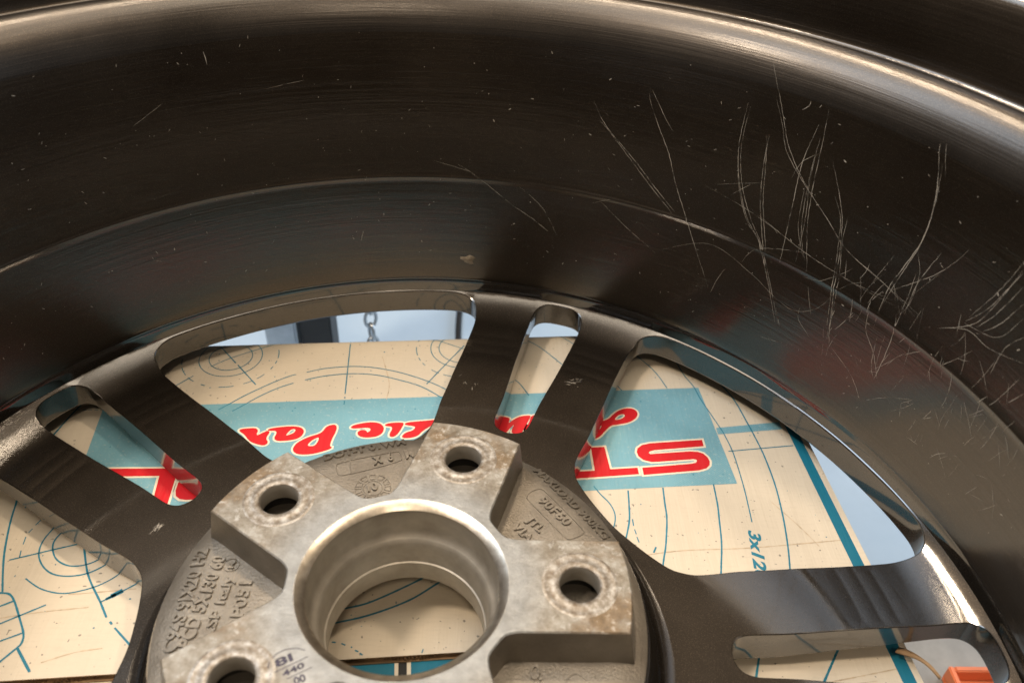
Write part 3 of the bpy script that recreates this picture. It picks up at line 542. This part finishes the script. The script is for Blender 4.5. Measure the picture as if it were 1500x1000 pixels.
link('pocket_floor', lathe('pocket_floor', [(40, ZP), (60, ZP)]+[(r, fz(r)) for r in (76, 79, 82, 85, 88, 90, 92)], 120, flip=True), ALU_CAST, hub, 60)
link('hub_flank', lathe('hub_flank', [(91.8, -20.0), (92.8, -21.4), (93.5, -24.0), (94.2, -29), (95.2, -35), (97.0, -40), (99.6, -43.8), (103, -45.8), (107, -46.36)], 160, flip=True), PAINTS, hub, 70)
cb = link('centre_bore', lathe('centre_bore', [(38.5, -.7)]+[(35.6, -2.7), (35.5, -3.0), (35.5, -10.5), (35.3, -13.2), (34.9, -15.0), (34.2, -16.4), (33.4, -17.2), (32.7, -18.0), (32.2, -19.4), (31.9, -21.6), (31.6, -25), (31.3, -28.6), (31.1, -29.4), (30.5, -29.8), (30.5, -39.8), (31.0, -40.5), (50.6, -42), (51, -62)], 160, flip=False), ALU_TURN, hub, 38)
link('bore_chamfer', lathe('bore_chamfer', [(39.15, .03), (38.8, -.05), (35.5, -2.3), (35.3, -2.5)], 160), ALU_BRIGHT, hub, 30)
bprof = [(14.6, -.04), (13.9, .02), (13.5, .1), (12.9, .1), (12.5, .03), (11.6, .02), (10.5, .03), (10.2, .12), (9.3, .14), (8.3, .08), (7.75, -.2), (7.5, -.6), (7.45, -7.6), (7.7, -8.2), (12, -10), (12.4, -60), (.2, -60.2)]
def bolt_mat():
    m, nt, b = mat('bolt_seat_aluminium'); v = coords(nt); n2 = noise(nt, v, 240, 8, .72)
    c = ramp(nt, n2, [(.36, (.15, .115, .08)), (.5, (.27, .245, .215)), (.62, (.45, .44, .425))])
    nt.links.new(c, b.inputs['Base Color']); b.inputs['Metallic'].default_value = .45; b.inputs['Roughness'].default_value = .45
    bump(nt, b, n2, .25, .0005); return m
BOLT = bolt_mat()
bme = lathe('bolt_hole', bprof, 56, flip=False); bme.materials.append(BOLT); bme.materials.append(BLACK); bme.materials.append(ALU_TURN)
bme.polygons.foreach_set('material_index', [(1 if q >= len(bprof)-4 else 2 if q >= len(bprof)-6 else 0) for q in (i % (len(bprof)-1) for i in range(len(bme.polygons)))])  # cavity wall and closed bottom coloured black in place of the shade inside
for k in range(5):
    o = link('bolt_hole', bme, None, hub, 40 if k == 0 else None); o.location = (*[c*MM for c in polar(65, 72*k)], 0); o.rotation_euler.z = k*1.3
# --- cast lettering in the pockets
for ang, L in DATA['cast'].items():
    for body, A, B, ht in L:
        text_mesh(body, A, B, ht*1.08, ZP, 'cast_lettering', .85, ALU_CAST, hub, zf=fz)
def tube_loop(V, F, l, closed, w, z0, h):
    P = [Vector(p) for p in l]; n = len(P); b0 = len(V)
    for i in range(n):
        a = P[i-1] if (closed or i > 0) else P[i]; c = P[(i+1) % n] if (closed or i < n-1) else P[i]
        t = (c-a).normalized(); nn = Vector((-t.y, t.x))
        for s, z in ((1, z0-.1), (.45, z0+h), (-.45, z0+h), (-1, z0-.1)): p = P[i]+nn*s*w; V.append((p.x, p.y, z))
    for i in range(n if closed else n-1):
        j = (i+1) % n
        for q in range(3): F.append((b0+i*4+q, b0+i*4+q+1, b0+j*4+q+1, b0+j*4+q))
def corners(l):
    if len(l) > 4: return l
    o = []
    for i in range(4):
        a, b = Vector(l[i]), Vector(l[(i+1) % 4]); k = min(.3, 1.6/(b-a).length); o += [tuple(a.lerp(b, k)), tuple(a.lerp(b, 1-k))]
    return o
for l, cl in DATA['castloops']:
    V = []; F = []; tube_loop(V, F, chaikin(corners([tuple(p) for p in l]), 2) if cl else [tuple(p) for p in l], bool(cl), .28, ZP, .3)
    link('cast_frame', mesh('cast_frame', V, F), ALU_CAST, hub, 60)
V = []; F = []
(dx, dy), (ex_, ey) = DATA['dial']; rd = math.hypot(dx-ex_, dy-ey)
tube_loop(V, F, circ(rd, 32, dx, dy), True, .25, ZP, .3)
link('date_dial', mesh('date_dial', V, F), ALU_CAST, hub, 60)
for k in range(11):
    V = []; F = []
    a0 = 2*math.pi*k/11
    l = []
    for r, d in ((rd+1.0, -.17), (rd+1.0, .17), (rd+3.6, .2), (rd+3.6, -.2)): l.append((dx+r*math.cos(a0+d), dy+r*math.sin(a0+d)))
    tube_loop(V, F, l, True, .2, ZP, .3); link('dial_mark', mesh('dial_mark', V, F), ALU_CAST, hub, 60)
V = []; F = []; rx, ry = DATA['reg'][0]
tube_loop(V, F, circ(3.0, 24, rx, ry), True, .22, ZP, .3)
link('cast_ring', mesh('cast_ring', V, F), ALU_CAST, hub, 60)
# --- ink stamp on one pad
for body, A, B, ht in DATA['stamp']: text_mesh(body, A, B, ht, .02, 'ink_stamp', .05, INKV, hub)
for l in DATA['stampl']:
    V = []; F = []; ribbon(V, F, [Vector(p) for p in l], .32, lambda x, y: 0, .06); link('ink_stamp', mesh('ink_stamp', V, F), INKV, hub)
# --- scratches and nicks in the barrel lacquer
pz = sorted(((z, r) for r, z in prof if r < 268.1 and z < 160))
def rbar(z):
    for (a, b), (c, d) in zip(pz, pz[1:]):
        if a <= z <= c: return b+(d-b)*(z-a)/max(1e-6, c-a)
    return pz[-1][1]
def on_barrel(t, z, h=.12): r = rbar(z)-h; return (r*math.cos(t), r*math.sin(t), z)
V = []; F = []
def scratch(l, w):
    P = stroke([(t*235, z) for t, z in l], w, 1.5); n = len(P); b0 = len(V)
    for i in range(n):
        t = P[min(n-1, i+1)]-P[max(0, i-1)]; t = t.normalized() if t.length > 1e-9 else Vector((1, 0)); nn = Vector((-t.y, t.x))
        f = min(1, 4*i/n+.15, 4*(n-1-i)/n+.15)
        jit = nn*random.uniform(-.12, .12)
        for s in (1, -1): p = P[i]+jit+nn*s*w*.5*f; V.append(on_barrel(p.x/235, p.y))
    for i in range(n-1): a = b0+2*i; F.append((a, a+1, a+3, a+2))
    link('scratch', mesh('scratch', V, F), SCR, barrel); V.clear(); F.clear()
for w_, l in DATA['scr']:
    scratch(l, w_*1.0)
    if random.random() < .35 and len(l) > 3: scratch([(t+random.uniform(.004, .009), z+random.uniform(-2, 2)) for t, z in l[random.randint(0, 1):]], w_*.9)
for _ in range(90):   # tangle of hairlines towards the right edge
    t = random.uniform(.12, .62); z = random.uniform(-8, 62); a = random.gauss(1.75, .5); c = random.gauss(0, .35); L_ = random.uniform(6, 26); l = []
    for q in range(5): l.append((t, z)); t += math.cos(a)*L_/5/235; z += math.sin(a)*L_/5; a += c/5
    if all(-24 < p[1] < 112 for p in l): scratch(l, random.choice((.1, .13, .18, .24)))
for _ in range(480):   # dust and tiny nicks
    t = random.uniform(.1, 2.9); z = random.uniform(-15, 118); r = random.choice((.12, .15, .2, .3)); a = random.uniform(0, 6.28); L_ = random.choice((.25, .4, .9))
    b0 = len(V)
    for q in range(5): V.append(on_barrel(t+(L_*math.cos(a)*math.cos(q*1.257)-r*math.sin(a)*math.sin(q*1.257))/235, z+L_*math.sin(a)*math.cos(q*1.257)+r*math.cos(a)*math.sin(q*1.257)))
    F.append(tuple(range(b0, b0+5)))
o = link('dust_speck', mesh('dust_speck', V, F), SCR, barrel); o['kind'] = 'stuff'

def scuff(cx, cy, a, L_, n):
    V = []; F = []
    for _ in range(n):
        t = random.gauss(0, L_*.3); q = random.gauss(0, L_*.22); l = random.uniform(.5, 2.2); ww = random.uniform(.06, .16); aa = a+random.gauss(0, .35)
        x = cx+t*math.cos(a)-q*math.sin(a); y = cy+t*math.sin(a)+q*math.cos(a); b0 = len(V)
        for s_, w_ in ((-l, 0), (0, ww), (l, 0), (0, -ww)):
            px, py = x+s_*math.cos(aa)-w_*math.sin(aa), y+s_*math.sin(aa)+w_*math.cos(aa); V.append((px, py, zt(math.hypot(px, py))+.05))
        F.append(tuple(range(b0, b0+4)))
    o = link('scuff', mesh('scuff', V, F), SCR, wheel); o['kind'] = 'stuff'
for a_ in DATA['scuff']: scuff(*a_)
t0, z0 = DATA['blob']; V = []; F = []
for j in range(6):
    for i in range(14):
        a = 2*math.pi*i/14; q = j/5; rr = (1-q)*(1+.25*math.sin(3*a+1)+.15*math.sin(5*a)); V.append(on_barrel(t0+4.2*rr*math.cos(a)/235, z0+3.4*rr*math.sin(a), -.1+.9*math.sin(q*1.57)*(1+.2*math.sin(4*a))))
for j in range(5):
    for i in range(14): F.append((j*14+i, j*14+(i+1) % 14, j*14+14+(i+1) % 14, j*14+14+i))
link('glue_residue', mesh('glue_residue', V, F), simple('dried_glue', (.30, .25, .19), .4, 0, 300, .4, .4), barrel, 60)
# ================================================================== things on the floor behind and beside
STEEL = simple('galvanised_steel', (.42, .45, .48), .35, .9, 30, .2, .1)
DARK = simple('black_rubber', (.015, .016, .018), .5, 0, 60, .2)
def cubes(name, boxes, m, parent=None, bev=0):
    bm = bmesh.new()
    for x0, x1, y0, y1, z0, z1 in boxes:
        g = bmesh.ops.create_cube(bm, size=1)
        for v in g['verts']: v.co = Vector(((x0+x1)/2+v.co.x*(x1-x0), (y0+y1)/2+v.co.y*(y1-y0), (z0+z1)/2+v.co.z*(z1-z0)))*MM
    if bev: bmesh.ops.bevel(bm, geom=bm.edges[:], offset=bev*MM, segments=2, affect='EDGES')
    me = bpy.data.meshes.new(name); bm.to_mesh(me); bm.free(); return link(name, me, m, parent)
rack = thing('storage_rack', 'grey steel rack upright standing on the pale floor behind the carton', 'rack', (-.153, .42, FLOOR*MM))
cubes('upright', [(-14, 14, -14, 14, 6, 900)], STEEL, rack, 2); cubes('foot_plate', [(-40, 40, -40, 40, 0, 6)], STEEL, rack, 1)
cubes('channel', [(16, 44, -8, 20, 6.5, 900)], DARK, rack, 1)
cubes('arm', [(44.5, 96, -6, 6, 566, 590)], STEEL, rack, 2)
chain = thing('chain', 'thin steel chain hanging from the rack in front of the pale floor', 'chain', (-.0745, .42, .28))
bm = bmesh.new()
def link_mesh():
    V = []; F = []; n = 20; m = 6
    for i in range(n):
        a = 2*math.pi*i/n; cx, cz = 5.2*math.cos(a), 9*math.sin(a); nx, nz = math.cos(a), math.sin(a)
        for q in range(m):
            b = 2*math.pi*q/m; V.append((cx+1.6*math.cos(b)*nx, 1.6*math.sin(b), cz+1.6*math.cos(b)*nz))
    for i in range(n):
        for q in range(m): F.append((i*m+q, i*m+(q+1) % m, ((i+1) % n)*m+(q+1) % m, ((i+1) % n)*m+q))
    return mesh('chain_link', V, F)
lm = link_mesh()
for k in range(36):
    o = link('chain_link', lm, STEEL, chain, 60 if k == 0 else None); o.location = (0, 0, -k*.0150); o.rotation_euler.z = (k % 2)*math.pi/2+.5+.1*random.random()
cable = thing('floor_cable', 'thin black cable lying on the pale floor behind the carton', 'cable', (0, 0, FLOOR*MM))
bm = bmesh.new(); V = []; F = []
P = [Vector((3+.02*(y-538)+3*math.sin(y*.02), y, 3.2)) for y in range(380, 1200, 20)]
for i, p in enumerate(P):
    for q in range(8): V.append((p.x+3.2*math.cos(q*.785), p.y, p.z+3.2*math.sin(q*.785)))
for i in range(len(P)-1):
    for q in range(8): F.append((i*8+q, i*8+(q+1) % 8, (i+1)*8+(q+1) % 8, (i+1)*8+q))
link('sheath', mesh('sheath', V, F), DARK, cable, 60)
mato = cubes('floor_mat', [(250, 900, -300, 165, FLOOR, FLOOR+6)], simple('grey_rubber_mat', (.27, .27, .265), .6, 0, 25, .25, .2), None, 1.5)
tag(mato, 'grey floor mat lying to the right of the carton', 'mat')
binn = thing('plastic_tray', 'orange plastic tray on the grey mat right of the carton', 'tray', (.445, .068, (FLOOR+6)*MM))
ORG = simple('orange_plastic', (.70, .20, .085), .5, 0, 30, .1)
cubes('base', [(-90, 90, -160, 60, 0, 4)], ORG, binn, 1)
for b in ((-90, -86, -160, 60, 4.1, 16), (86, 90, -160, 60, 4.1, 16), (-85.9, 85.9, 56, 60, 4.1, 16), (-85.9, 85.9, -160, -156, 4.1, 16)): cubes('wall', [b], ORG, binn, .8)
# torn strip of board sticking up at the carton's right edge
V = []; F = []; n = 14; (px0, py0), (px1, py1) = DATA['torn']; dl = math.hypot(px1-px0, py1-py0); nx, ny = -(py1-py0)/dl, (px1-px0)/dl
for i in range(n+1):
    t = i/n; w_ = 1.5*(1-.8*t)*(1+.2*math.sin(9*t)); bow = 1.6*math.sin(t*3.1)
    for s_ in (-1, 1): V.append((px0+(px1-px0)*t+nx*(bow+s_*w_), py0+(py1-py0)*t+ny*(bow+s_*w_), ZB+.4+2.4*math.sin(t*2.4)+s_*.6*t))
for i in range(n): F.append((2*i, 2*i+1, 2*i+3, 2*i+2))
me = mesh('torn_strip', V, F); o = link('torn_strip', me, KRAFT, carton, 60)
md = o.modifiers.new('thick', 'SOLIDIFY'); md.thickness = .0008; o['label'] = 'torn brown strip of board at the edge'
